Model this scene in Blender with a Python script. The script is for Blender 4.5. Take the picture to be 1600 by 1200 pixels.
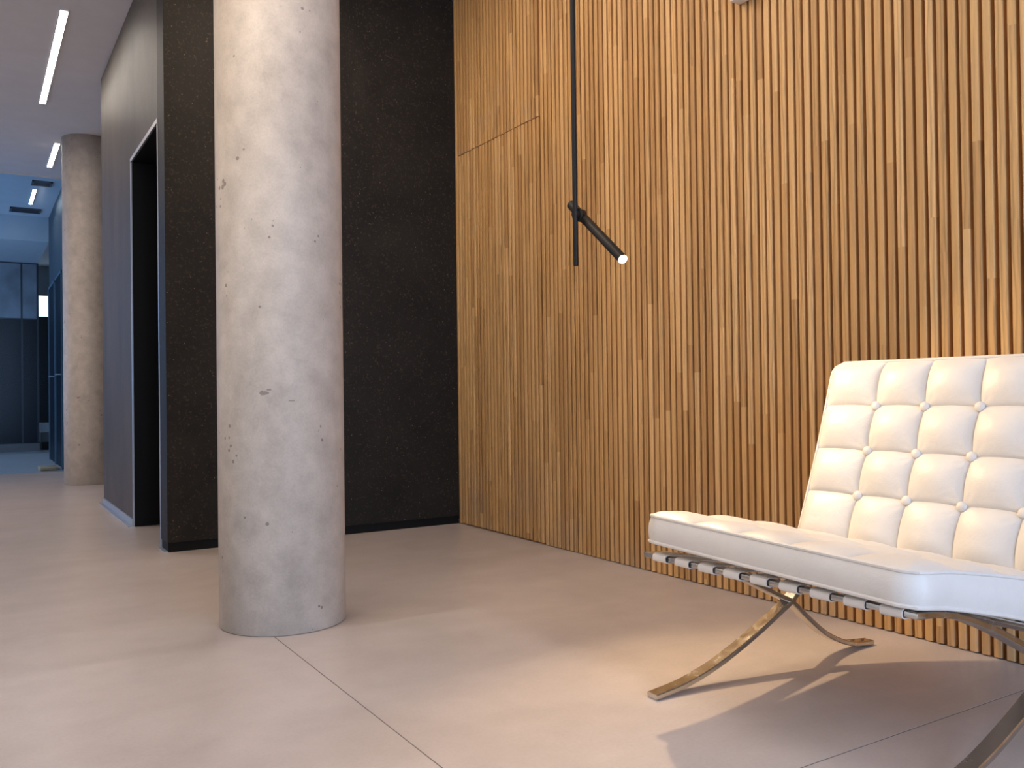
import bpy, bmesh, math, random
from mathutils import Vector, Matrix, Quaternion

# ------------------------------------------------------------------ clear
for o in list(bpy.data.objects):
    bpy.data.objects.remove(o)
scn = bpy.context.scene
COL = scn.collection
random.seed(7)

# ------------------------------------------------------------------ camera
EYE = 0.72
F_PX = 1365.5
YAW, PITCH, ROLL = 0.55385, 0.010913, -0.013023
cp, sp = math.cos(PITCH), math.sin(PITCH)
fwd = Vector((math.sin(YAW) * cp, math.cos(YAW) * cp, sp))
rgt = Vector((math.cos(YAW), -math.sin(YAW), 0))
up = rgt.cross(fwd)
r2 = rgt * math.cos(ROLL) + up * math.sin(ROLL)
u2 = -rgt * math.sin(ROLL) + up * math.cos(ROLL)
cam_d = bpy.data.cameras.new('camera')
cam_d.sensor_width = 36.0
cam_d.lens = F_PX / 1600 * 36.0
cam_d.clip_start = 0.02
cam = bpy.data.objects.new('camera', cam_d)
COL.objects.link(cam)
M = Matrix((r2, u2, -fwd)).transposed().to_4x4()
M.translation = (0, 0, EYE)
cam.matrix_world = M
scn.camera = cam

# ------------------------------------------------------------------ view, world
vs = scn.view_settings
scn.display_settings.display_device = 'sRGB'
vs.view_transform = 'Standard'
vs.look = 'None'
vs.exposure = 0.0
vs.gamma = 1.0
vs.use_curve_mapping = False

w = bpy.data.worlds.new('daylight')
scn.world = w
w.use_nodes = True
bg = w.node_tree.nodes['Background']
bg.inputs[0].default_value = (0.72, 0.82, 1.0, 1)
bg.inputs[1].default_value = 0.6

CEIL = 2.945
WARM = (1.0, 0.78, 0.54)
DAY = (0.52, 0.70, 1.0)


def aim(o, target):
    d = Vector(target) - o.location
    o.rotation_euler = d.to_track_quat('-Z', 'Y').to_euler()


def light(name, kind, loc, target, power, color, **kw):
    d = bpy.data.lights.new(name, kind)
    d.energy = power
    d.color = color
    for k, v in kw.items():
        setattr(d, k, v)
    o = bpy.data.objects.new(name, d)
    COL.objects.link(o)
    o.location = loc
    aim(o, target)
    return o


# low daylight through the glazing on the left: ends in a straight edge on the floor
light('sunlight', 'SUN', (-6, 1, 4), (-6 + math.cos(math.radians(30)), 1.0, 4 - math.sin(math.radians(30))),
      0.72, (0.92, 0.95, 1.0), angle=math.radians(0.7))
# sky seen through the glass entrance behind the camera
light('entrance_daylight', 'AREA', (1.5, -2.45, 1.35), (1.5, 4, 1.0), 190, DAY, shape='RECTANGLE', size=3.6, size_y=2.4)
# sky through the glazing on the left
light('side_daylight', 'AREA', (-3.1, 0.6, 1.35), (3, 0.9, 1.0), 14, (0.98, 0.94, 0.92), shape='RECTANGLE', size=5.0, size_y=2.4)
# warm ceiling lamps of the lobby
light('lobby_lamps', 'AREA', (0.85, 2.1, 2.90), (2.0, 2.1, 1.3), 52, WARM, shape='RECTANGLE', size=0.8, size_y=3.8)
light('corner_fill', 'AREA', (1.15, 3.35, 2.90), (1.45, 3.35, 0.2), 22, (1.0, 0.82, 0.62), shape='RECTANGLE', size=1.0, size_y=0.8)  # added fill without a fixture, brightens the far floor and door corner
light('corridor_lamps', 'AREA', (-0.9, 6.6, 2.90), (-0.6, 6.6, 0), 96, (1.0, 0.82, 0.68), shape='RECTANGLE', size=1.2, size_y=3.6)
# daylight at the far end of the corridor
light('far_daylight', 'AREA', (-2.6, 11.6, 1.5), (1, 11.6, 1.3), 75, (0.34, 0.60, 1.0), shape='RECTANGLE', size=3.6, size_y=2.2)


# ------------------------------------------------------------------ materials
def nt(name):
    m = bpy.data.materials.new(name)
    m.use_nodes = True
    t = m.node_tree
    b = t.nodes['Principled BSDF']
    return m, t, b


def N(t, kind, **kw):
    n = t.nodes.new(kind)
    for k, v in kw.items():
        setattr(n, k, v)
    return n


def L(t, a, b):
    t.links.new(a, b)


def ramp(t, stops, fac=None, interp='LINEAR'):
    n = N(t, 'ShaderNodeValToRGB')
    cr = n.color_ramp
    cr.interpolation = interp
    while len(cr.elements) < len(stops):
        cr.elements.new(0.5)
    for e, (p, c) in zip(cr.elements, stops):
        e.position = p
        e.color = (c[0], c[1], c[2], 1) if not isinstance(c, (int, float)) else (c, c, c, 1)
    if fac is not None:
        L(t, fac, n.inputs[0])
    return n


def mixc(t, fac, a, b, mode='MIX'):
    n = N(t, 'ShaderNodeMix', data_type='RGBA', blend_type=mode)
    for sock, v in ((n.inputs[0], fac), (n.inputs[6], a), (n.inputs[7], b)):
        if hasattr(v, 'links') or isinstance(v, bpy.types.NodeSocket):
            L(t, v, sock)
        elif isinstance(v, (int, float)):
            sock.default_value = v
        else:
            sock.default_value = (*v, 1)
    return n.outputs[2]


def math_(t, op, a, b=None, c=None):
    n = N(t, 'ShaderNodeMath', operation=op)
    for i, v in enumerate((a, b, c)):
        if v is None:
            continue
        if isinstance(v, bpy.types.NodeSocket):
            L(t, v, n.inputs[i])
        else:
            n.inputs[i].default_value = v
    return n.outputs[0]


def coords(t, kind='Object', scale=(1, 1, 1)):
    tc = N(t, 'ShaderNodeTexCoord')
    mp = N(t, 'ShaderNodeMapping')
    mp.inputs['Scale'].default_value = scale
    L(t, tc.outputs[kind], mp.inputs[0])
    return mp.outputs[0]


def world_pos(t, scale=(1, 1, 1)):
    g = N(t, 'ShaderNodeNewGeometry')
    mp = N(t, 'ShaderNodeMapping')
    mp.inputs['Scale'].default_value = scale
    L(t, g.outputs['Position'], mp.inputs[0])
    return mp.outputs[0]


def noise(t, vec, scale, detail=4, rough=0.55, dist=0.0):
    n = N(t, 'ShaderNodeTexNoise')
    n.inputs['Scale'].default_value = scale
    n.inputs['Detail'].default_value = detail
    n.inputs['Roughness'].default_value = rough
    n.inputs['Distortion'].default_value = dist
    L(t, vec, n.inputs['Vector'])
    return n.outputs[0]


def bump(t, b, height, strength=0.3, dist=0.01):
    n = N(t, 'ShaderNodeBump')
    n.inputs['Strength'].default_value = strength
    n.inputs['Distance'].default_value = dist
    L(t, height, n.inputs['Height'])
    L(t, n.outputs[0], b.inputs['Normal'])


def plain(name, color, rough=0.5, metal=0.0, spec=0.5, vary=0.06, scale=40):
    m, t, b = nt(name)
    v = coords(t)
    f = noise(t, v, scale)
    c = ramp(t, [(0.3, [x * (1 - vary) for x in color]), (0.7, [min(1, x * (1 + vary)) for x in color])], f)
    L(t, c.outputs[0], b.inputs['Base Color'])
    b.inputs['Roughness'].default_value = rough
    b.inputs['Metallic'].default_value = metal
    b.inputs['Specular IOR Level'].default_value = spec
    return m


def emit(name, color, strength):
    m, t, b = nt(name)
    b.inputs['Base Color'].default_value = (0.8, 0.8, 0.8, 1)
    b.inputs['Emission Color'].default_value = (*color, 1)
    b.inputs['Emission Strength'].default_value = strength
    return m


def mat_floor():
    m, t, b = nt('polished_concrete')
    v = world_pos(t)
    vs_ = world_pos(t, (1.0, 2.2, 1.0))
    big = noise(t, vs_, 1.3, 5, 0.6, 0.6)
    mid = noise(t, v, 7, 6, 0.65)
    fine = noise(t, v, 120, 3, 0.6)
    c1 = ramp(t, [(0.25, (0.445, 0.385, 0.355)), (0.5, (0.50, 0.435, 0.405)), (0.75, (0.545, 0.48, 0.45))], big)
    c2 = ramp(t, [(0.25, 0.90), (0.75, 1.05)], mid)
    c3 = ramp(t, [(0.30, 0.92), (0.62, 1.03)], fine)
    c = mixc(t, 1.0, c1.outputs[0], c2.outputs[0], 'MULTIPLY')
    c = mixc(t, 0.6, c, c3.outputs[0], 'MULTIPLY')
    L(t, c, b.inputs['Base Color'])
    b.inputs['Roughness'].default_value = 0.30
    b.inputs['Specular IOR Level'].default_value = 0.45
    return m


def mat_concrete():
    m, t, b = nt('cast_concrete')
    v = coords(t)
    v2 = coords(t, scale=(1, 1, 0.55))
    big = noise(t, v2, 3.2, 6, 0.62, 0.5)
    mid = noise(t, v, 14, 6, 0.6)
    fine = noise(t, v, 150, 3, 0.6)
    c1 = ramp(t, [(0.25, (0.40, 0.35, 0.305)), (0.5, (0.475, 0.42, 0.365)), (0.75, (0.54, 0.485, 0.43))], big)
    c2 = ramp(t, [(0.32, 0.84), (0.66, 1.06)], mid)
    c3 = ramp(t, [(0.30, 0.90), (0.65, 1.04)], fine)
    c = mixc(t, 1.0, c1.outputs[0], c2.outputs[0], 'MULTIPLY')
    c = mixc(t, 0.7, c, c3.outputs[0], 'MULTIPLY')
    # air-bubble pits, in loose clusters
    vo = N(t, 'ShaderNodeTexVoronoi')
    vo.inputs['Scale'].default_value = 34
    L(t, v, vo.inputs['Vector'])
    clus = noise(t, v, 5.5, 2, 0.5)
    thr = ramp(t, [(0.52, 0.0), (0.72, 0.27)], clus)
    pit = math_(t, 'LESS_THAN', vo.outputs['Distance'], thr.outputs[0])
    c = mixc(t, math_(t, 'MULTIPLY', pit, 0.75), c, (0.16, 0.13, 0.11))
    # two broken-out chips in the skin of the concrete
    wob = N(t, 'ShaderNodeTexNoise')
    wob.inputs['Scale'].default_value = 60
    L(t, v, wob.inputs['Vector'])
    for cx, cy, cz, hx, hz in ((-.1045, -.167, .7314, .017, .0055), (-.091, -.1746, .741, .006, .003), (-.0296, -.1948, .707, .013, .0035)):
        d1 = N(t, 'ShaderNodeVectorMath', operation='SUBTRACT')
        L(t, v, d1.inputs[0])
        d1.inputs[1].default_value = (cx, cy, cz)
        d2 = N(t, 'ShaderNodeVectorMath', operation='MULTIPLY')
        L(t, d1.outputs[0], d2.inputs[0])
        d2.inputs[1].default_value = (1 / hx, 1 / .03, 1 / hz)
        d3 = N(t, 'ShaderNodeVectorMath', operation='LENGTH')
        L(t, d2.outputs[0], d3.inputs[0])
        ln = math_(t, 'ADD', d3.outputs['Value'], math_(t, 'MULTIPLY', math_(t, 'SUBTRACT', wob.outputs[0], 0.5), 2.6))
        hit = math_(t, 'LESS_THAN', ln, 0.85)
        pit = math_(t, 'MAXIMUM', pit, hit)
        c = mixc(t, math_(t, 'MULTIPLY', hit, 0.75), c, (0.17, 0.14, 0.12))
    L(t, c, b.inputs['Base Color'])
    b.inputs['Roughness'].default_value = 0.55
    b.inputs['Specular IOR Level'].default_value = 0.4
    h = math_(t, 'SUBTRACT', mid, pit)
    bump(t, b, h, 0.25, 0.006)
    return m


def mat_dark(name, lo, hi, speck, rough=0.55, streak=False):
    m, t, b = nt(name)
    v = coords(t)
    vb = coords(t, scale=(1, 1, 0.35) if streak else (1, 1, 1))
    big = noise(t, vb, 2.6, 6, 0.65, 0.8)
    grain = noise(t, v, 85, 4, 0.7)
    c = ramp(t, [(0.3, lo), (0.7, hi)], big).outputs[0]
    g = ramp(t, [(0.56, 0.0), (0.72, 1.0)], grain)
    c = mixc(t, math_(t, 'MULTIPLY', g.outputs[0], 0.6), c, speck)
    vo = N(t, 'ShaderNodeTexVoronoi')
    vo.inputs['Scale'].default_value = 30
    L(t, v, vo.inputs['Vector'])
    s = math_(t, 'LESS_THAN', vo.outputs['Distance'], 0.07)
    c = mixc(t, math_(t, 'MULTIPLY', s, 0.5), c, [min(1, x * 3.2) for x in speck])
    L(t, c, b.inputs['Base Color'])
    b.inputs['Roughness'].default_value = rough
    b.inputs['Specular IOR Level'].default_value = 0.18
    bump(t, b, grain, 0.25, 0.004)
    return m


def mat_oak():
    m, t, b = nt('oak_slat_wood')
    oi = N(t, 'ShaderNodeObjectInfo')
    tc = N(t, 'ShaderNodeTexCoord')
    sx = N(t, 'ShaderNodeSeparateXYZ')
    L(t, tc.outputs['Object'], sx.inputs[0])
    rnd = oi.outputs['Random']
    # lengths of timber finger-jointed into one batten
    zz = math_(t, 'ADD', math_(t, 'DIVIDE', sx.outputs[2], 1.15), math_(t, 'MULTIPLY', rnd, 37.0))
    piece = math_(t, 'FLOOR', zz)
    wn = N(t, 'ShaderNodeTexWhiteNoise', noise_dimensions='2D')
    cb = N(t, 'ShaderNodeCombineXYZ')
    L(t, piece, cb.inputs[0])
    L(t, math_(t, 'MULTIPLY', rnd, 91.7), cb.inputs[1])
    L(t, cb.outputs[0], wn.inputs['Vector'])
    tone = ramp(t, [(0.0, (0.45, 0.240, 0.088)), (0.35, (0.53, 0.295, 0.110)), (0.7, (0.59, 0.34, 0.130)), (1.0, (0.665, 0.405, 0.175))],
                wn.outputs['Value'])
    # grain: long streaks, shifted for every length of timber
    off = N(t, 'ShaderNodeCombineXYZ')
    L(t, math_(t, 'MULTIPLY', wn.outputs['Value'], 23.0), off.inputs[0])
    L(t, math_(t, 'MULTIPLY', wn.outputs['Value'], 57.0), off.inputs[1])
    va = N(t, 'ShaderNodeVectorMath', operation='ADD')
    L(t, tc.outputs['Object'], va.inputs[0])
    L(t, off.outputs[0], va.inputs[1])
    mp = N(t, 'ShaderNodeMapping')
    mp.inputs['Scale'].default_value = (60, 60, 2.2)
    L(t, va.outputs[0], mp.inputs[0])
    g1 = noise(t, mp.outputs[0], 1.0, 5, 0.65, 0.9)
    mp2 = N(t, 'ShaderNodeMapping')
    mp2.inputs['Scale'].default_value = (26, 26, 5.0)
    L(t, va.outputs[0], mp2.inputs[0])
    wv = N(t, 'ShaderNodeTexWave', wave_type='RINGS', rings_direction='Z')
    wv.inputs['Scale'].default_value = 0.9
    wv.inputs['Distortion'].default_value = 6.0
    wv.inputs['Detail'].default_value = 2.0
    L(t, mp2.outputs[0], wv.inputs['Vector'])
    k1 = ramp(t, [(0.30, 0.72), (0.60, 1.08)], g1)
    k2 = ramp(t, [(0.0, 0.72), (0.40, 0.98), (1.0, 1.06)], wv.outputs['Fac'])
    c = mixc(t, 0.8, tone.outputs[0], k1.outputs[0], 'MULTIPLY')
    sel = math_(t, 'GREATER_THAN', math_(t, 'FRACT', math_(t, 'MULTIPLY', wn.outputs['Value'], 13.0)), 0.55)
    c = mixc(t, math_(t, 'MULTIPLY', sel, 0.9), c, mixc(t, 1.0, c, k2.outputs[0], 'MULTIPLY'))
    # greyish scuffs near the floor
    sc = noise(t, world_pos(t), 4.0, 3, 0.6)
    low = ramp(t, [(0.0, 1.0), (0.30, 0.0)], math_(t, 'DIVIDE', sx.outputs[2], 1.5))
    scf = math_(t, 'MULTIPLY', math_(t, 'MULTIPLY', low.outputs[0], ramp(t, [(0.48, 0.0), (0.7, 1.0)], sc).outputs[0]), 0.35)
    c = mixc(t, scf, c, (0.34, 0.27, 0.22))
    L(t, c, b.inputs['Base Color'])
    b.inputs['Roughness'].default_value = 0.5
    b.inputs['Specular IOR Level'].default_value = 0.35
    bump(t, b, g1, 0.12, 0.002)
    return m


def mat_leather():
    m, t, b = nt('white_leather')
    v = coords(t)
    f = noise(t, v, 9, 4, 0.6)
    c = ramp(t, [(0.3, (0.64, 0.605, 0.56)), (0.7, (0.70, 0.665, 0.62))], f)
    L(t, c.outputs[0], b.inputs['Base Color'])
    b.inputs['Roughness'].default_value = 0.42
    b.inputs['Specular IOR Level'].default_value = 0.4
    wr = noise(t, coords(t, scale=(1, 1, 1)), 26, 4, 0.6, 0.6)
    vo = N(t, 'ShaderNodeTexVoronoi')
    vo.inputs['Scale'].default_value = 420
    L(t, v, vo.inputs['Vector'])
    h = math_(t, 'ADD', math_(t, 'MULTIPLY', wr, 1.0), math_(t, 'MULTIPLY', vo.outputs['Distance'], 0.10))
    bump(t, b, h, 0.22, 0.006)
    return m


def mat_chrome(name='polished_steel', color=(0.56, 0.53, 0.49), rough=0.20):
    m, t, b = nt(name)
    v = coords(t)
    f = noise(t, v, 35, 5, 0.65)
    L(t, ramp(t, [(0.3, [x * 0.93 for x in color]), (0.7, color)], f).outputs[0], b.inputs['Base Color'])
    b.inputs['Metallic'].default_value = 1.0
    L(t, ramp(t, [(0.3, rough * 0.7), (0.7, rough * 1.5)], f).outputs[0], b.inputs['Roughness'])
    return m


def mat_glass(name, tint, gloss):
    m, t, b = nt(name)
    t.nodes.remove(b)
    out = t.nodes['Material Output']
    tr = N(t, 'ShaderNodeBsdfTransparent')
    tr.inputs[0].default_value = (*tint, 1)
    gl = N(t, 'ShaderNodeBsdfGlossy')
    gl.inputs['Roughness'].default_value = 0.18
    fr = N(t, 'ShaderNodeFresnel')
    fr.inputs[0].default_value = 1.45
    mx = N(t, 'ShaderNodeMixShader')
    L(t, math_(t, 'MULTIPLY', fr.outputs[0], gloss), mx.inputs[0])
    L(t, tr.outputs[0], mx.inputs[1])
    L(t, gl.outputs[0], mx.inputs[2])
    L(t, mx.outputs[0], out.inputs[0])
    return m


MF = mat_floor()
MC = mat_concrete()
MJOINT = plain('joint_sealant', (0.16, 0.135, 0.12), 0.9)
MOAK = mat_oak()
MBACK = plain('dark_wood_backing', (0.42, 0.17, 0.03), 0.8, vary=0.2, scale=20)
MDARK = mat_dark('black_rough_plaster', (0.009, 0.0075, 0.006), (0.019, 0.0155, 0.012), (0.085, 0.060, 0.038))
MDARK2 = mat_dark('charcoal_plaster', (0.055, 0.046, 0.039), (0.105, 0.087, 0.071), (0.13, 0.105, 0.085), 0.5, True)
MBLK = plain('black_paint', (0.006, 0.006, 0.006), 0.6, vary=0.1, spec=0.15)
MLIFT = plain('black_lift_door', (0.004, 0.004, 0.0045), 0.5, vary=0.1, spec=0.2)
MSTEEL = plain('brushed_steel', (0.50, 0.51, 0.53), 0.42, metal=1.0, vary=0.02)
MCEIL = plain('painted_ceiling', (0.72, 0.70, 0.71), 0.85, vary=0.03, scale=6)
MWHITE = plain('white_paint', (0.62, 0.64, 0.66), 0.7, vary=0.03, scale=6)
MLAMP = plain('black_metal', (0.012, 0.011, 0.010), 0.5, metal=0.0, spec=0.25)
MLEATH = mat_leather()
MCHROME = mat_chrome()
MLED = emit('led_diffuser', (1.0, 0.90, 0.78), 40.0)
MLENS = emit('lamp_lens', (1.0, 0.86, 0.62), 30.0)
MPLASTIC = plain('white_plastic', (0.70, 0.69, 0.68), 0.4)
MGREY = plain('grey_grille', (0.16, 0.15, 0.15), 0.5)
MGDARK = plain('dark_blue_grille', (0.03, 0.045, 0.07), 0.5)
MMAT = plain('brown_coir', (0.42, 0.24, 0.12), 0.9, vary=0.25, scale=60)
MGLASS = mat_glass('clear_partition_glass', (0.74, 0.88, 1.0), 0.15)
MSMOKE = plain('smoked_glass', (0.008, 0.011, 0.016), 0.45, vary=0.1, scale=2.0, spec=0.10)
MREFLECT = plain('grey_painted_reflection', (0.24, 0.24, 0.25), 0.35, vary=0.35, scale=2.5, spec=0.3)  # bright reflection in the upper glazing, put into the colour as grey
MBROWN = plain('brown_skirting', (0.16, 0.12, 0.10), 0.5)
MSKYPANE = emit('bright_window_pane', (0.92, 0.96, 1.0), 2.2)


# ------------------------------------------------------------------ helpers
def obj(name, bm, mat, parent=None, smooth=False, loc=None):
    me = bpy.data.meshes.new(name)
    bmesh.ops.recalc_face_normals(bm, faces=bm.faces)
    bm.to_mesh(me)
    bm.free()
    me.materials.append(mat)
    if smooth:
        for p in me.polygons:
            p.use_smooth = True
    o = bpy.data.objects.new(name, me)
    COL.objects.link(o)
    if loc is not None:
        o.location = loc
    if parent is not None:
        o.parent = parent
    return o


def smooth_by_angle(o, deg=35):
    me = o.data
    for p in me.polygons:
        p.use_smooth = True
    bm = bmesh.new()
    bm.from_mesh(me)
    for e in bm.edges:
        if len(e.link_faces) == 2 and e.calc_face_angle(0) > math.radians(deg):
            e.smooth = False
    bm.to_mesh(me)
    bm.free()
    return o


def box(bm, x0, x1, y0, y1, z0, z1, bev=0.0):
    g = bmesh.ops.create_cube(bm, size=1.0, matrix=Matrix.Translation(((x0 + x1) / 2, (y0 + y1) / 2, (z0 + z1) / 2)) @
                              Matrix.Diagonal((x1 - x0, y1 - y0, z1 - z0, 1)))
    if bev > 0:
        es = list({e for v in g['verts'] for e in v.link_edges})
        bmesh.ops.bevel(bm, geom=es, offset=bev, segments=2, affect='EDGES', profile=0.5)
    return bm


def bx(*a, **k):
    return box(bmesh.new(), *a, **k)


def tube(bm, pts, r, seg=10, cap=True, closed=False):
    pts = [Vector(p) for p in pts]
    n = len(pts)
    rings = []
    prev = None
    for i, p in enumerate(pts):
        if closed:
            d = (pts[(i + 1) % n] - pts[i - 1]).normalized()
        else:
            d = (pts[min(i + 1, n - 1)] - pts[max(i - 1, 0)]).normalized()
        if prev is None:
            a = Vector((0, 0, 1)) if abs(d.z) < 0.9 else Vector((1, 0, 0))
            x = d.cross(a).normalized()
        else:
            x = (prev - d * prev.dot(d)).normalized()
        prev = x
        y = d.cross(x)
        rr = r[i] if isinstance(r, (list, tuple)) else r
        rings.append([bm.verts.new(p + (x * math.cos(2 * math.pi * k / seg) + y * math.sin(2 * math.pi * k / seg)) * rr)
                      for k in range(seg)])
    m = n if closed else n - 1
    for i in range(m):
        a, b = rings[i], rings[(i + 1) % n]
        for k in range(seg):
            bm.faces.new((a[k], a[(k + 1) % seg], b[(k + 1) % seg], b[k]))
    if cap and not closed:
        bm.faces.new(rings[0][::-1])
        bm.faces.new(rings[-1])
    return bm


def tag(o, label=None, cat=None, group=None, kind=None):
    if label:
        o['label'] = label
    if cat:
        o['category'] = cat
    if group:
        o['group'] = group
    if kind:
        o['kind'] = kind
    return o


def empty(name, loc=(0, 0, 0)):
    o = bpy.data.objects.new(name, None)
    o.empty_display_size = 0.1
    COL.objects.link(o)
    o.location = loc
    return o


def struct(name, bm, mat, label=None, **k):
    o = obj(name, bm, mat, **k)
    o['kind'] = 'structure'
    if label:
        o['label'] = label
        o['category'] = name.split('_')[0]
    return o


def catmull(pts, per=8):
    out = []
    P = [pts[0]] + list(pts) + [pts[-1]]
    for i in range(1, len(P) - 2):
        p0, p1, p2, p3 = (Vector(p) for p in P[i - 1:i + 3])
        for k in range(per):
            s = k / per
            out.append(0.5 * ((2 * p1) + (-p0 + p2) * s + (2 * p0 - 5 * p1 + 4 * p2 - p3) * s * s + (-p0 + 3 * p1 - 3 * p2 + p3) * s ** 3))
    out.append(Vector(pts[-1]))
    return out


# ------------------------------------------------------------------ the setting
WX = 2.308          # face of the oak slats
BY = 4.31           # face of the black wall
LX = 0.771          # corridor face of the lift core
XL, YF = -3.2, -2.6  # unseen left and entrance walls
YE = 16.4

# floor: concrete slabs with open joints
fl = struct('floor', bx(XL - .2, 3.4, YF - .2, YE, -0.14, -0.03), plain('floor_screed', (0.10, 0.09, 0.085), 0.9),
            'pale polished concrete floor cast in large slabs with fine joints')


def slab(poly):
    bm = bmesh.new()
    top = [bm.verts.new((x, y, 0)) for x, y in poly]
    bot = [bm.verts.new((x, y, -0.03)) for x, y in poly]
    bm.faces.new(top)
    n = len(poly)
    for i in range(n):
        bm.faces.new((top[i], top[(i + 1) % n], bot[(i + 1) % n], bot[i]))
    return bm


JX, JY, g = 0.768, 1.138, 0.0018
obj('slab', slab([(XL, YF), (JX - g, YF), (JX - g, 2.78), (XL, 2.78)]), MF, fl)
obj('slab', slab([(JX + g, JY + g), (3.3, JY + g), (3.3, 2.78), (JX + g, 2.78)]), MF, fl)
obj('slab', slab([(JX + g, YF), (3.3, YF), (3.3, JY - g), (JX + g, JY - g)]), MF, fl)
obj('slab', slab([(XL, 2.78), (3.3, 2.78), (3.3, YE), (XL, YE)]), MF, fl)

obj('joint_filler', bx(JX - g, JX + g, YF, 2.78, -.02, -.0006), MJOINT, fl)
obj('joint_filler', bx(JX + g, 3.3, JY - g, JY + g, -.02, -.0006), MJOINT, fl)

# ceiling
struct('ceiling', bx(XL - .2, 3.4, YF - .2, 9.82, CEIL, CEIL + .15), MCEIL, 'smooth grey painted ceiling over lobby and corridor')
struct('ceiling_far', bx(XL - .2, 3.4, 9.82, YE + .2, CEIL - .012, CEIL + .15), MCEIL, 'bluish ceiling beyond the glass partition at corridor end')

# oak slat wall
wr = struct('wall_right', bx(WX + .020, WX + .16, YF, BY, 0, CEIL), MBACK, 'oak slat wall running from the black corner past the white chair')
PITCH_S = 0.0328
SW, SD = 0.0222, 0.0225


def slat_mesh(h, name):
    bm = bmesh.new()
    a, c = SW / 2, 0.0028
    prof = [(SD, -a), (c, -a), (0.0008, -a + c * .45), (0, -a + c), (0, a - c), (0.0008, a - c * .45), (c, a), (SD, a)]
    lo = [bm.verts.new((x, y, 0)) for x, y in prof]
    hi = [bm.verts.new((x, y, h)) for x, y in prof]
    for i in range(len(prof)):
        j = (i + 1) % len(prof)
        bm.faces.new((lo[i], lo[j], hi[j], hi[i]))
    bm.faces.new(lo[::-1])
    bm.faces.new(hi)
    bmesh.ops.recalc_face_normals(bm, faces=bm.faces)
    me = bpy.data.meshes.new(name)
    bm.to_mesh(me)
    bm.free()
    me.materials.append(MOAK)
    return me


DOOR_TOP = 2.045
S_FULL = slat_mesh(CEIL - 0.008, 'slat')
S_DOOR = slat_mesh(DOOR_TOP - 0.012, 'door_slat')
S_OVER = slat_mesh(CEIL - DOOR_TOP - 0.004, 'over_slat')


def place(me, x, y, z, par, name='slat'):
    o = bpy.data.objects.new(name, me)
    COL.objects.link(o)
    o.location = (x + random.uniform(-.0006, .0006), y + random.uniform(-.0008, .0008), z)
    o.parent = par
    return o


DY0 = 3.470           # hinge edge of the hidden door
dr = struct('door_1', bx(WX + .0185, WX + .0198, DY0 + .004, BY - .035, 0.008, DOOR_TOP - .004), MBACK,
            'flush door hidden in the oak slat wall beside the black wall')
y = BY - 0.0135
n = 0
while y > -1.05:
    if DY0 - 0.002 < y < BY - 0.03:
        place(S_DOOR, WX + 0.001, y, 0.008, dr)
        place(S_OVER, WX, y, DOOR_TOP, wr)
    else:
        place(S_FULL, WX, y, 0.004, wr)
    y -= PITCH_S
    if DY0 - 0.002 - PITCH_S < y < DY0 - 0.002 and n == 0:
        y -= 0.008
        n = 1

# black wall (lift front and lobby end are one plane)
struct('wall_back', bx(LX, WX + .1, BY, BY + .165, 0.045, CEIL - .02), MDARK, 'black rough plaster wall at the lobby end behind the near column')
struct('baseboard_back', bx(LX + .004, WX, BY + .008, BY + .16, 0.0, 0.045), MBLK, 'recessed glossy black skirting under the black wall')
struct('trim_back', bx(LX + .01, WX, BY + .012, BY + .16, CEIL - .02, CEIL), MBLK)

# lift core, corridor side with its lift opening
D0, D1, DT = BY + .165, 5.305, 2.06
bm = bmesh.new()
box(bm, LX, LX + .26, D1, 6.60, 0.042, CEIL - .02)
box(bm, LX, LX + .26, D0, D1, DT, CEIL - .02)
struct('wall_core', bm, MDARK2, 'charcoal plaster side wall of the lift core facing the corridor')
struct('trim_core', bx(LX + .012, LX + .26, D0, 6.59, CEIL - .02, CEIL), MBLK)
bm = bmesh.new()
box(bm, LX + .002, LX + .26, D1, 6.6, 0.0, 0.042)
b1 = struct('baseboard_core', bm, MBLK, 'low skirting of the lift core with a steel channel')
bm = bmesh.new()
box(bm, LX - .010, LX + .002, D1, 6.60, 0.006, 0.042, 0.002)
box(bm, LX - .030, LX + .002, D1, 6.62, 0.0, 0.006)
obj('steel_channel', bm, MSTEEL, b1)
bm = bmesh.new()
box(bm, LX - .012, LX + .004, BY - .004, D0, 0.0, 0.004)
b2 = obj('corner_shoe', bm, MSTEEL, b1)

lift = struct('door_2', bx(LX + .26, LX + .30, D0 - .1, D1 + .1, 0.0, DT + .1), MLIFT, 'black lift doorway with a thin steel frame in the charcoal wall')
ym = (D0 + D1) / 2
for a, b in ((D0, ym - .002), (ym + .002, D1)):
    obj('door_leaf', bx(LX + .245, LX + .26, a, b, 0.004, DT), MLIFT, lift)
obj('door_jamb', bx(LX + .006, LX + .245, D1 - .006, D1, 0, DT - .006), MLIFT, lift)
obj('door_jamb', bx(LX + .006, LX + .245, D0, D0 + .006, 0, DT - .006), MLIFT, lift)
obj('door_head', bx(LX + .006, LX + .245, D0, D1, DT - .006, DT), MLIFT, lift)
bm = bmesh.new()
box(bm, LX - .003, LX + .004, D1 - .008, D1 + .014, 0, DT)
box(bm, LX - .003, LX + .004, D0 - .006, D0 + .006, 0, DT)
box(bm, LX - .003, LX + .006, D0 - .006, D1 + .014, DT - .008, DT + .014)
obj('door_frame', bm, MSTEEL, lift)
# solid of the core behind
bm = bmesh.new()
box(bm, LX + .30, 3.3, BY + .165, 6.6, 0.0, CEIL)
struct('wall_core_inner', bm, MLIFT)

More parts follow.
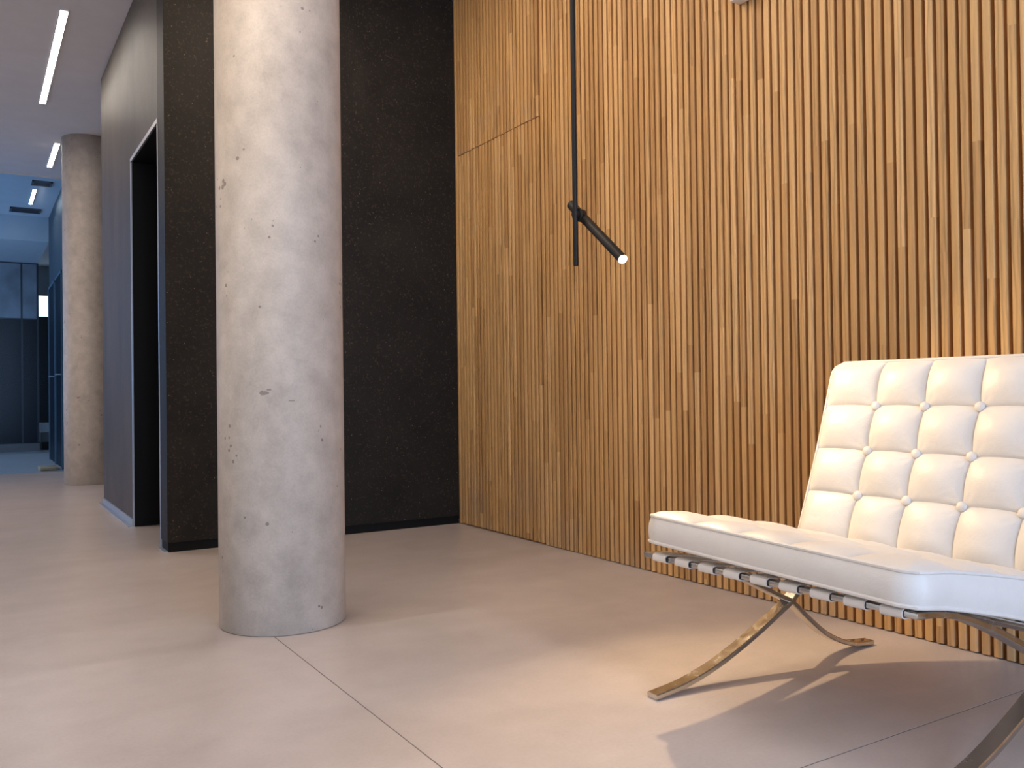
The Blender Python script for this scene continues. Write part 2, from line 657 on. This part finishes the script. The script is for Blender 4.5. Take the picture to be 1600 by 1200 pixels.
# unseen lobby shell: glazed left wall and entrance
bm = bmesh.new()
box(bm, XL - .15, XL, YF, -2.2, 0, CEIL)
box(bm, XL - .15, XL, 2.62, 9.8, 0, CEIL)
box(bm, XL - .15, XL, -2.2, 2.62, 2.76, CEIL)
box(bm, XL - .15, XL, 13.4, YE, 0, CEIL)
box(bm, XL - .15, XL, 9.8, 13.4, 2.6, CEIL)
struct('wall_left', bm, MWHITE, 'pale wall with wide glazing on the left of the lobby')
bm = bmesh.new()
box(bm, XL, -0.7, YF - .15, YF, 0, CEIL)
box(bm, 3.0, 3.4, YF - .15, YF, 0, CEIL)
box(bm, -0.7, 3.0, YF - .15, YF, 2.6, CEIL)
struct('wall_front', bm, MWHITE, 'pale entrance wall behind the viewer')


# columns
def column(x, y, r, label):
    bm = bmesh.new()
    seg = 96
    zs = [0, 0.004, 0.6, 1.2, 1.8, 2.4, CEIL]
    rs = [r - .004] + [r] * 6
    rings = []
    for z, q in zip(zs, rs):
        rings.append([bm.verts.new((q * math.cos(2 * math.pi * k / seg), q * math.sin(2 * math.pi * k / seg), z)) for k in range(seg)])
    for a, b in zip(rings, rings[1:]):
        for k in range(seg):
            bm.faces.new((a[k], a[(k + 1) % seg], b[(k + 1) % seg], b[k]))
    bm.faces.new(rings[0][::-1])
    bm.faces.new(rings[-1])
    o = obj('concrete_column', bm, MC, smooth=True, loc=(x, y, 0))
    tag(o, label, 'column')
    return o


near_col = column(0.850, 2.79, 0.197, 'thick round pale concrete column in front of the black wall')
far_col = column(0.86, 8.28, 0.20, 'round concrete column in the corridor, partly hidden by the lift core')

# far end of the corridor
struct('window_1', bx(XL, 0.80, 9.828, 9.838, 0.0, CEIL - .012), MGLASS, 'clear glass partition across the corridor end')
wc = struct('wall_corridor', bx(.81, 1.0, 10.0, 12.0, 0, CEIL - .012), plain('dark_blue_grey_wall', (0.045, 0.055, 0.065), 0.5),
            'dark wall with doors beyond the far column')
for i, (ya, yb) in enumerate(((10.12, 10.90), (11.02, 11.86))):
    d = struct('door_%d' % (i + 3), bx(.800, .812, ya, yb, 0.005, 2.03), MSMOKE, 'dark glossy door in the dark wall, ' + ('nearer' if i == 0 else 'farther'))
    bm = bmesh.new()
    box(bm, .788, .815, ya - .03, ya, 0, 2.06)
    box(bm, .788, .815, yb, yb + .03, 0, 2.06)
    box(bm, .788, .815, ya - .03, yb + .03, 2.03, 2.06)
    obj('door_frame', bm, plain('blue_grey_frame', (0.10, 0.14, 0.17), 0.35), d)
    bm = bmesh.new()
    tube(bm, [(.80, ya + .08, .98), (.752, ya + .08, .98)], 0.008)
    tube(bm, [(.752, ya + .075, .98), (.752, ya + .20, .98)], 0.008)
    obj('door_handle', bm, MSTEEL, d)

struct('trim_bulkhead', bx(XL, .81, 12.0, 13.96, 2.64, CEIL - .012), MWHITE, 'pale dropped bulkhead above the dark glazing')
gw = struct('window_2', bx(XL, .81, 13.96, 14.05, 0.0, 2.64), plain('glazing_frame', (0.03, 0.035, 0.045), 0.4), 'tall dark glazing closing the corridor')
obj('skirting', bx(XL, .81, 13.93, 13.97, 0, .11), MBROWN, gw)
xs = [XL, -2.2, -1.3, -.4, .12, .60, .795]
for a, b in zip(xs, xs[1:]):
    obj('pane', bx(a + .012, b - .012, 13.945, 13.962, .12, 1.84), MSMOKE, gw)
    obj('upper_pane', bx(a + .012, b - .012, 13.945, 13.962, 1.86, 2.62), MREFLECT, gw)
wf = struct('wall_far', bx(.5, 3.4, YE, YE + .15, 0, CEIL), plain('grey_far_wall', (0.38, 0.42, 0.46), 0.8), 'grey wall glimpsed past the dark glazing')
obj('dark_panel', bx(.815, 3.2, 14.4, 14.46, 0.0, 1.93), MSMOKE, wf)
w3 = struct('window_3', bx(.93, 1.6, YE - .03, YE, 2.04, 2.46), MBLK, 'small bright window high in the far wall')
obj('pane', bx(.95, 1.58, YE - .034, YE - .028, 2.06, 2.44), MSKYPANE, w3)
struct('wall_end', bx(3.25, 3.4, 6.6, YE, 0, CEIL), MWHITE)

# ------------------------------------------------------------------ lounge chair
chair = empty('lounge_chair', (1.75, 1.25, 0))
tag(chair, 'white tufted leather lounge chair on crossed steel legs against the oak slats', 'chair')
CO = Vector(chair.location)


def cpart(name, bm, mat, smooth=True, par=None):
    for v in bm.verts:
        v.co -= CO
    o = obj(name, bm, mat, par if par is not None else chair)
    if smooth:
        smooth_by_angle(o, 40)
    return o


def flat_bar(path, yc, width, thick, per=10):
    P = catmull([(x, 0, z) for x, z in path], per)
    bm = bmesh.new()
    a, c = width / 2, 0.0022
    h = thick / 2
    prof = [(-a + c, -h), (a - c, -h), (a, -h + c), (a, h - c), (a - c, h), (-a + c, h), (-a, h - c), (-a, -h + c)]
    rings = []
    for i, p in enumerate(P):
        d = (P[min(i + 1, len(P) - 1)] - P[max(i - 1, 0)]).normalized()
        nrm = Vector((-d.z, 0, d.x))
        rings.append([bm.verts.new(Vector((p.x, yc + s, p.z)) + nrm * q) for s, q in prof])
    for r0, r1 in zip(rings, rings[1:]):
        for k in range(8):
            bm.faces.new((r0[k], r0[(k + 1) % 8], r1[(k + 1) % 8], r1[k]))
    bm.faces.new(rings[0][::-1])
    bm.faces.new(rings[-1])
    return bm


LEG_A = [(1.352, .0075), (1.45, .020), (1.555, .048), (1.675, .096), (1.785, .149), (1.826, .172), (1.90, .235),
         (1.975, .33), (2.045, .47), (2.10, .63), (2.14, .79)]
LEG_B = [(1.352, .336), (1.41, .331), (1.48, .316), (1.58, .280), (1.682, .233), (1.78, .186), (1.826, .163), (1.887, .112),
         (1.963, .058), (2.055, .020), (2.15, .0075)]
YLc, YRc = 1.580, 0.913
for yc in (YLc, YRc):
    cpart('front_leg', flat_bar(LEG_A, yc, .035, .013), MCHROME)
    cpart('rear_leg', flat_bar(LEG_B, yc, .0345, .0128), MCHROME)


def cross_bar(x, z, slope, y0, y1, width=.030, thick=.010):
    bm = bmesh.new()
    box(bm, -width / 2, width / 2, y0, y1, -thick / 2, thick / 2, .0015)
    bmesh.ops.rotate(bm, verts=bm.verts, cent=(0, 0, 0), matrix=Matrix.Rotation(slope, 3, 'Y'))
    bmesh.ops.translate(bm, verts=bm.verts, vec=(x, 0, z))
    return bm


cpart('cross_bar', cross_bar(1.362, .3355, .08, YRc - .0175, 1.598), MCHROME)
cpart('cross_bar', cross_bar(1.872, .216, .55, YRc - .0175, YLc + .0175), MCHROME)
cpart('cross_bar', cross_bar(2.136, .775, -1.33, YRc - .0175, YLc + .0175), MCHROME)

# straps: wrap the front bar and run back under the cushion
strap_px = [1.590 - .0745 * k for k in range(9)]
under = [(1.3445, .322), (1.3445, .3355), (1.3445, .3455), (1.352, .3475), (1.42, .338), (1.55, .309), (1.68, .276), (1.80, .235), (1.835, .212)]


def strap(yc, wdt):
    P = [(1.385, .3265), (1.36, .3282), (1.3478, .3295), (1.3440, .333), (1.3440, .3395), (1.3478, .3428), (1.365, .3430), (1.45, .330), (1.58, .300),
         (1.70, .268), (1.80, .242), (1.868, .225)]
    Q = catmull([(a, 0, b) for a, b in P], 4)
    bm = bmesh.new()
    th = .0022
    rings = []
    for i, p in enumerate(Q):
        d = (Q[min(i + 1, len(Q) - 1)] - Q[max(i - 1, 0)]).normalized()
        nrm = Vector((-d.z, 0, d.x))
        rings.append([bm.verts.new(Vector((p.x, yc + s * wdt / 2, p.z)) + nrm * q) for s, q in ((-1, 0), (1, 0), (1, th), (-1, th))])
    for r0, r1 in zip(rings, rings[1:]):
        for k in range(4):
            bm.faces.new((r0[k], r0[(k + 1) % 4], r1[(k + 1) % 4], r1[k]))
    bm.faces.new(rings[0][::-1])
    bm.faces.new(rings[-1])
    return bm


for yc in strap_px:
    s = cpart('seat_strap', strap(yc - .052, .043), MLEATH)


def back_strap(yc):
    P = [(1.86, .225), (1.915, .277), (1.985, .37), (2.05, .505), (2.10, .65), (2.13, .775)]
    return flat_bar(P, yc, .038, .0035, 4)


for yc in strap_px[:8]:
    cpart('back_strap', back_strap(yc - .075), MLEATH)


# ---- cushions
def make_cushion(name, path, thick, y0, y1, U, V, puff, rc, flip=1.0, pleat=.05, bow=.006, gam=.8, tilt=(0, 0)):
    """path: (x,z) along the face that the thickness is measured from; U,V: seam positions 0..1"""
    P = catmull([(a, 0, b) for a, b in path], 24)
    acc = [0.0]
    for a, b in zip(P, P[1:]):
        acc.append(acc[-1] + (b - a).length)
    Ltot = acc[-1]
    W = y0 - y1

    def at(s):
        d = max(0.0, min(1.0, s)) * Ltot
        i = 0
        while i < len(acc) - 2 and acc[i + 1] < d:
            i += 1
        f = (d - acc[i]) / max(1e-9, acc[i + 1] - acc[i])
        p = P[i].lerp(P[i + 1], f)
        i0, i1 = max(i - 3, 0), min(i + 4, len(P) - 1)
        tg = (P[i1] - P[i0]).normalized()
        return p, Vector((-tg.z, 0, tg.x)) * flip

    def T(s):
        return thick[0] + (thick[1] - thick[0]) * s

    def width_k(s):
        d = min(s, 1 - s) * Ltot
        r = rc[0] if s < 0.5 else rc[1]
        if d >= r:
            return 1.0
        k = r - math.sqrt(max(0, r * r - (r - d) ** 2))
        return (W - 2 * k) / W

    def surf(s, t, h, out=0.0):
        p, nn = at(s)
        yy = (y0 + y1) / 2 + W * (0.5 - t) * width_k(s)
        return Vector((p.x, yy, p.z + tilt[0] + (tilt[1] - tilt[0]) * t)) + nn * h

    def bumpv(s, t):
        i = max(k for k in range(len(U) - 1) if U[k] <= s + 1e-9)
        j = max(k for k in range(len(V) - 1) if V[k] <= t + 1e-9)
        fu = min(1, max(0, (s - U[i]) / (U[i + 1] - U[i])))
        fv = min(1, max(0, (t - V[j]) / (V[j + 1] - V[j])))
        # outline edges do not pinch to a button
        pu = math.sin(math.pi * fu) ** gam if fu * (1 - fu) > 0 else 0
        pv = math.sin(math.pi * fv) ** gam if fv * (1 - fv) > 0 else 0
        if i == 0:
            pu = max(pu, 1.0 if fu < .5 else 0)
        if i == len(U) - 2:
            pu = max(pu, 1.0 if fu > .5 else 0)
        if j == 0:
            pv = max(pv, 1.0 if fv < .5 else 0)
        if j == len(V) - 2:
            pv = max(pv, 1.0 if fv > .5 else 0)
        v = .62 * pu * pv + .38 * (pu + pv) / 2
        d = min(s * Ltot, (1 - s) * Ltot, t * W, (1 - t) * W)
        e = min(1.0, d / .045)
        v *= (1 - (1 - e) ** 2)
        # sewn groove along the inner seams and pleats drawn towards the buttons
        ds = min([abs(s - q) * Ltot for q in U[1:-1]])
        dt = min([abs(t - q) * W for q in V[1:-1]])
        v -= .10 * math.exp(-(min(ds, dt) / .0035) ** 2) * min(1, d / .01)
        rr = math.hypot(ds, dt)
        if rr < .09 and e > 0:
            an = math.atan2(dt, ds)
            v += pleat * math.sin(an * 10 + s * 50 + t * 31) * math.exp(-((rr - .022) / .022) ** 2) * e * math.sin(2 * an) ** .5
        return v

    def sway(s, t):
        """seams bow a little between the buttons"""
        i = max(k for k in range(len(U) - 1) if U[k] <= s + 1e-9)
        j = max(k for k in range(len(V) - 1) if V[k] <= t + 1e-9)
        fu = (s - U[i]) / (U[i + 1] - U[i])
        fv = (t - V[j]) / (V[j + 1] - V[j])
        ws = min(1, s / .2, (1 - s) / .2)
        wt = min(1, t / .15, (1 - t) / .15)
        return s + bow * math.sin(math.pi * fv) * max(0, ws), t - bow * math.sin(math.pi * fu) * max(0, wt)

    # body: rear face and boxed border
    bm = bmesh.new()
    NS, NT = 40, 40
    out_pts = [(i / NS, 0) for i in range(NS)] + [(1, j / NT) for j in range(NT)] + [(1 - i / NS, 1) for i in range(NS)] + [(0, 1 - j / NT) for j in range(NT)]
    cen = surf(.5, .5, 0)
    rings = []
    levels = [0, .12, .35, .65, .88, 1.0]
    for lv in levels:
        ring = []
        for s, t in out_pts:
            p = surf(s, t, lv * T(s))
            # bulge of the border
            b = .008 * math.sin(math.pi * lv)
            dirv = Vector((0, 0, 0))
            pp, nn = at(s)
            tg = Vector((nn.z, 0, -nn.x)) * flip
            if s <= 0:
                dirv -= tg
            if s >= 1:
                dirv += tg
            if t <= 0:
                dirv += Vector((0, 1, 0))
            if t >= 1:
                dirv -= Vector((0, 1, 0))
            if dirv.length > 0:
                dirv.normalize()
            ring.append(bm.verts.new(p + dirv * b))
        rings.append(ring)
    m = len(out_pts)
    for a, b in zip(rings, rings[1:]):
        for k in range(m):
            bm.faces.new((a[k], a[(k + 1) % m], b[(k + 1) % m], b[k]))
    # back face grid, reusing the rim by position
    gridv = {}
    for i in range(0, NS + 1, 2):
        for j in range(0, NT + 1, 2):
            gridv[i, j] = bm.verts.new(surf(i / NS, j / NT, 0))
    for i in range(0, NS, 2):
        for j in range(0, NT, 2):
            bm.faces.new((gridv[i, j], gridv[i + 2, j], gridv[i + 2, j + 2], gridv[i, j + 2]))
    body = cpart(name, bm, MLEATH)
    smooth_by_angle(body, 60)
    # panels
    n = 22
    for i in range(len(U) - 1):
        for j in range(len(V) - 1):
            bm = bmesh.new()
            gv = {}
            for a in range(n + 1):
                for b in range(n + 1):
                    # denser towards the seams
                    fa = .5 - .5 * math.cos(math.pi * a / n)
                    fb = .5 - .5 * math.cos(math.pi * b / n)
                    fa = .5 * fa + .5 * a / n
                    fb = .5 * fb + .5 * b / n
                    s = U[i] + (U[i + 1] - U[i]) * fa
                    t = V[j] + (V[j + 1] - V[j]) * fb
                    eps = 1e-6
                    s_ = min(max(s, U[i]), U[i + 1] - eps)
                    t_ = min(max(t, V[j]), V[j + 1] - eps)
                    s2, t2 = sway(s_, t_)
                    gv[a, b] = bm.verts.new(surf(s2, t2, T(s) + puff * (bumpv(s_, t_))))
            for a in range(n):
                for b in range(n):
                    bm.faces.new((gv[a, b], gv[a + 1, b], gv[a + 1, b + 1], gv[a, b + 1]))
            for v in bm.verts:
                v.co -= CO
            obj('panel', bm, MLEATH, body, smooth=True)
    # buttons
    for s in U[1:-1]:
        for t in V[1:-1]:
            p, nn = at(s)
            c = surf(s, t, T(s) + .003)
            bm = bmesh.new()
            bmesh.ops.create_uvsphere(bm, u_segments=16, v_segments=10, radius=.0125,
                                      matrix=Matrix.Translation(c) @ Vector((0, 0, 1)).rotation_difference(nn).to_matrix().to_4x4() @ Matrix.Diagonal((1, 1, .62, 1)))
            for v in bm.verts:
                v.co -= CO
            obj('button', bm, MLEATH, body, smooth=True)
    # piping front and rear
    for h in (0.0, 1.0):
        bm = bmesh.new()
        tube(bm, [surf(s, t, h * T(s)) for s, t in out_pts], .0042, 8, closed=True)
        cpart('piping', bm, MLEATH, par=body)
    return body


seat_bottom = [(1.337, .360), (1.42, .349), (1.50, .333), (1.60, .311), (1.70, .286), (1.80, .258), (1.90, .228)]
back_front = [(1.875, .325), (1.918, .440), (1.963, .560), (2.003, .680), (2.040, .797)]
make_cushion('seat_cushion', seat_bottom, (.058, .086), 1.585, .894, [0, .25, .5, .75, 1], [0, .21, .405, .60, .80, 1], .015, (.030, .012), pleat=.03, tilt=(.013, -.008))
# back: the path is the rear face, so shift the front path back by the thickness
bk = [(x + .083, z - .030) for x, z in back_front]
make_cushion('back_cushion', bk, (.083, .083), 1.597, .885, [0, .262, .505, .752, 1],
             [0, .221, .414, .610, .804, 1], .024, (.012, .036), 1.0)

# ------------------------------------------------------------------ pendant lamp
rod_x, rod_y = 1.652, 2.272
lamp = empty('pendant_lamp', (rod_x, rod_y, 0))
tag(lamp, 'thin black pendant rod with a tilted tube spotlight in front of the oak slats', 'lamp')
LO = Vector((rod_x, rod_y, 0))


def lpart(name, bm, mat, smooth=True, par=None):
    for v in bm.verts:
        v.co -= LO
    o = obj(name, bm, mat, par if par is not None else lamp)
    if smooth:
        smooth_by_angle(o, 40)
    return o


lens_p = Vector((1.664, 2.05, 1.119))
tail_p = Vector((1.692, 2.35, 1.343))
ax = (lens_p - tail_p).normalized()
bm = bmesh.new()
tube(bm, [(rod_x, rod_y, 1.127), (rod_x, rod_y, 1.129), (rod_x, rod_y, CEIL - .03)], [.0075, .0082, .0082], 16)
lpart('rod', bm, MLAMP)
bm = bmesh.new()
tube(bm, [(rod_x, rod_y, CEIL - .035), (rod_x, rod_y, CEIL)], .045, 24)
lpart('ceiling_rose', bm, MLAMP)
bm = bmesh.new()
R_T = .0150
tube(bm, [tail_p, tail_p + ax * .002, lens_p - ax * .002, lens_p], [R_T * .9, R_T, R_T, R_T * .96], 24)
head = lpart('lamp_head', bm, MLAMP)
bm = bmesh.new()
tube(bm, [lens_p - ax * .001, lens_p + ax * .003, lens_p + ax * .0055, lens_p + ax * .0068], [R_T * .93, R_T * .88, R_T * .55, R_T * .1], 24)
lpart('lens', bm, MLENS, par=head)
mid = tail_p + (lens_p - tail_p) * .22
near_rod = Vector((rod_x, rod_y, mid.z))
d = (mid - near_rod)
bm = bmesh.new()
tube(bm, [near_rod - d.normalized() * .004, near_rod + d * .30, near_rod + d * .32, mid], [.012, .012, .021, .021], 20)
lpart('pivot', bm, MLAMP)
sp_l = light('spot_beam', 'SPOT', lens_p + ax * .012, lens_p + ax * 2, 44, (1.0, 0.71, 0.40), spot_size=math.radians(115), spot_blend=.55, shadow_soft_size=.014)

# ------------------------------------------------------------------ small things
dev = obj('wall_sensor', bx(-.055, 0, -.046, .046, 0, .12, bev=.012), MPLASTIC, loc=(WX - .001, 2.128, 2.072))
smooth_by_angle(dev, 40)
tag(dev, 'small white plastic box fixed high on the oak slats', 'sensor')


def ceiling_light(x, y0, y1, w_, label):
    t = empty('ceiling_light', (x, (y0 + y1) / 2, CEIL))
    tag(t, label, 'light')
    h = (y1 - y0) / 2
    bm = bmesh.new()
    z = CEIL - .012 if y0 > 9.8 else CEIL
    dz = z - CEIL
    box(bm, -w_ / 2 - .004, -w_ / 2, -h, h, dz - .010, dz)
    box(bm, w_ / 2, w_ / 2 + .004, -h, h, dz - .010, dz)
    box(bm, -w_ / 2 - .004, w_ / 2 + .004, -h - .004, -h, dz - .010, dz)
    box(bm, -w_ / 2 - .004, w_ / 2 + .004, h, h + .004, dz - .010, dz)
    obj('frame', bm, MPLASTIC, t)
    obj('diffuser', bx(-w_ / 2, w_ / 2, -h, h, dz - .009, dz - .002), MLED, t)
    return t


ceiling_light(.462, 5.55, 7.38, .040, 'nearest and longest of the glowing ceiling light lines')
ceiling_light(.642, 8.48, 9.38, .040, 'short glowing ceiling light line beside the top of the far column')
ceiling_light(.575, 10.40, 11.20, .032, 'farthest small ceiling light line beyond the glass partition')


def vent(x0, x1, y0, y1, mat, label, ns):
    cx, cy = (x0 + x1) / 2, (y0 + y1) / 2
    z = CEIL - .012
    t = empty('ceiling_vent', (cx, cy, z))
    tag(t, label, 'vent')
    a, b = (x1 - x0) / 2, (y1 - y0) / 2
    bm = bmesh.new()
    box(bm, -a, a, -b, -b + .02, -.012, 0)
    box(bm, -a, a, b - .02, b, -.012, 0)
    box(bm, -a, -a + .02, -b, b, -.012, 0)
    box(bm, a - .02, a, -b, b, -.012, 0)
    obj('frame', bm, mat, t)
    obj('backing', bx(-a + .02, a - .02, -b + .02, b - .02, -.004, 0), MBLK, t)
    for k in range(ns):
        yy = -b + .02 + (2 * b - .04) * (k + .5) / ns
        obj('louvre', bx(-a + .02, a - .02, yy - .005, yy + .005, -.011, -.004), mat, t)


vent(.53, .715, 9.98, 10.20, MGREY, 'small grey ceiling grille just beyond the glass partition', 5)
vent(.385, .70, 11.48, 11.74, MGDARK, 'wide dark ceiling grille before the pale bulkhead', 6)

mt = obj('floor_mat', bx(-.085, .085, -.19, .19, 0, .035, bev=.012), MMAT, loc=(.665, 10.15, 0))
smooth_by_angle(mt, 40)
tag(mt, 'small brown mat on the bluish floor by the far dark wall', 'mat')

bxw = empty('storage_box', (.905, 14.28, 0))
tag(bxw, 'small white box on a dark plinth at the foot of the far dark glazing', 'box')
obj('plinth', bx(-.06, .06, -.06, .06, 0, .11), MBLK, bxw)
obj('body', bx(-.072, .072, -.07, .07, .11, .25, bev=.008), MGREY, bxw)
obj('lid', bx(-.076, .076, -.075, .075, .25, .39, bev=.012), MPLASTIC, bxw)
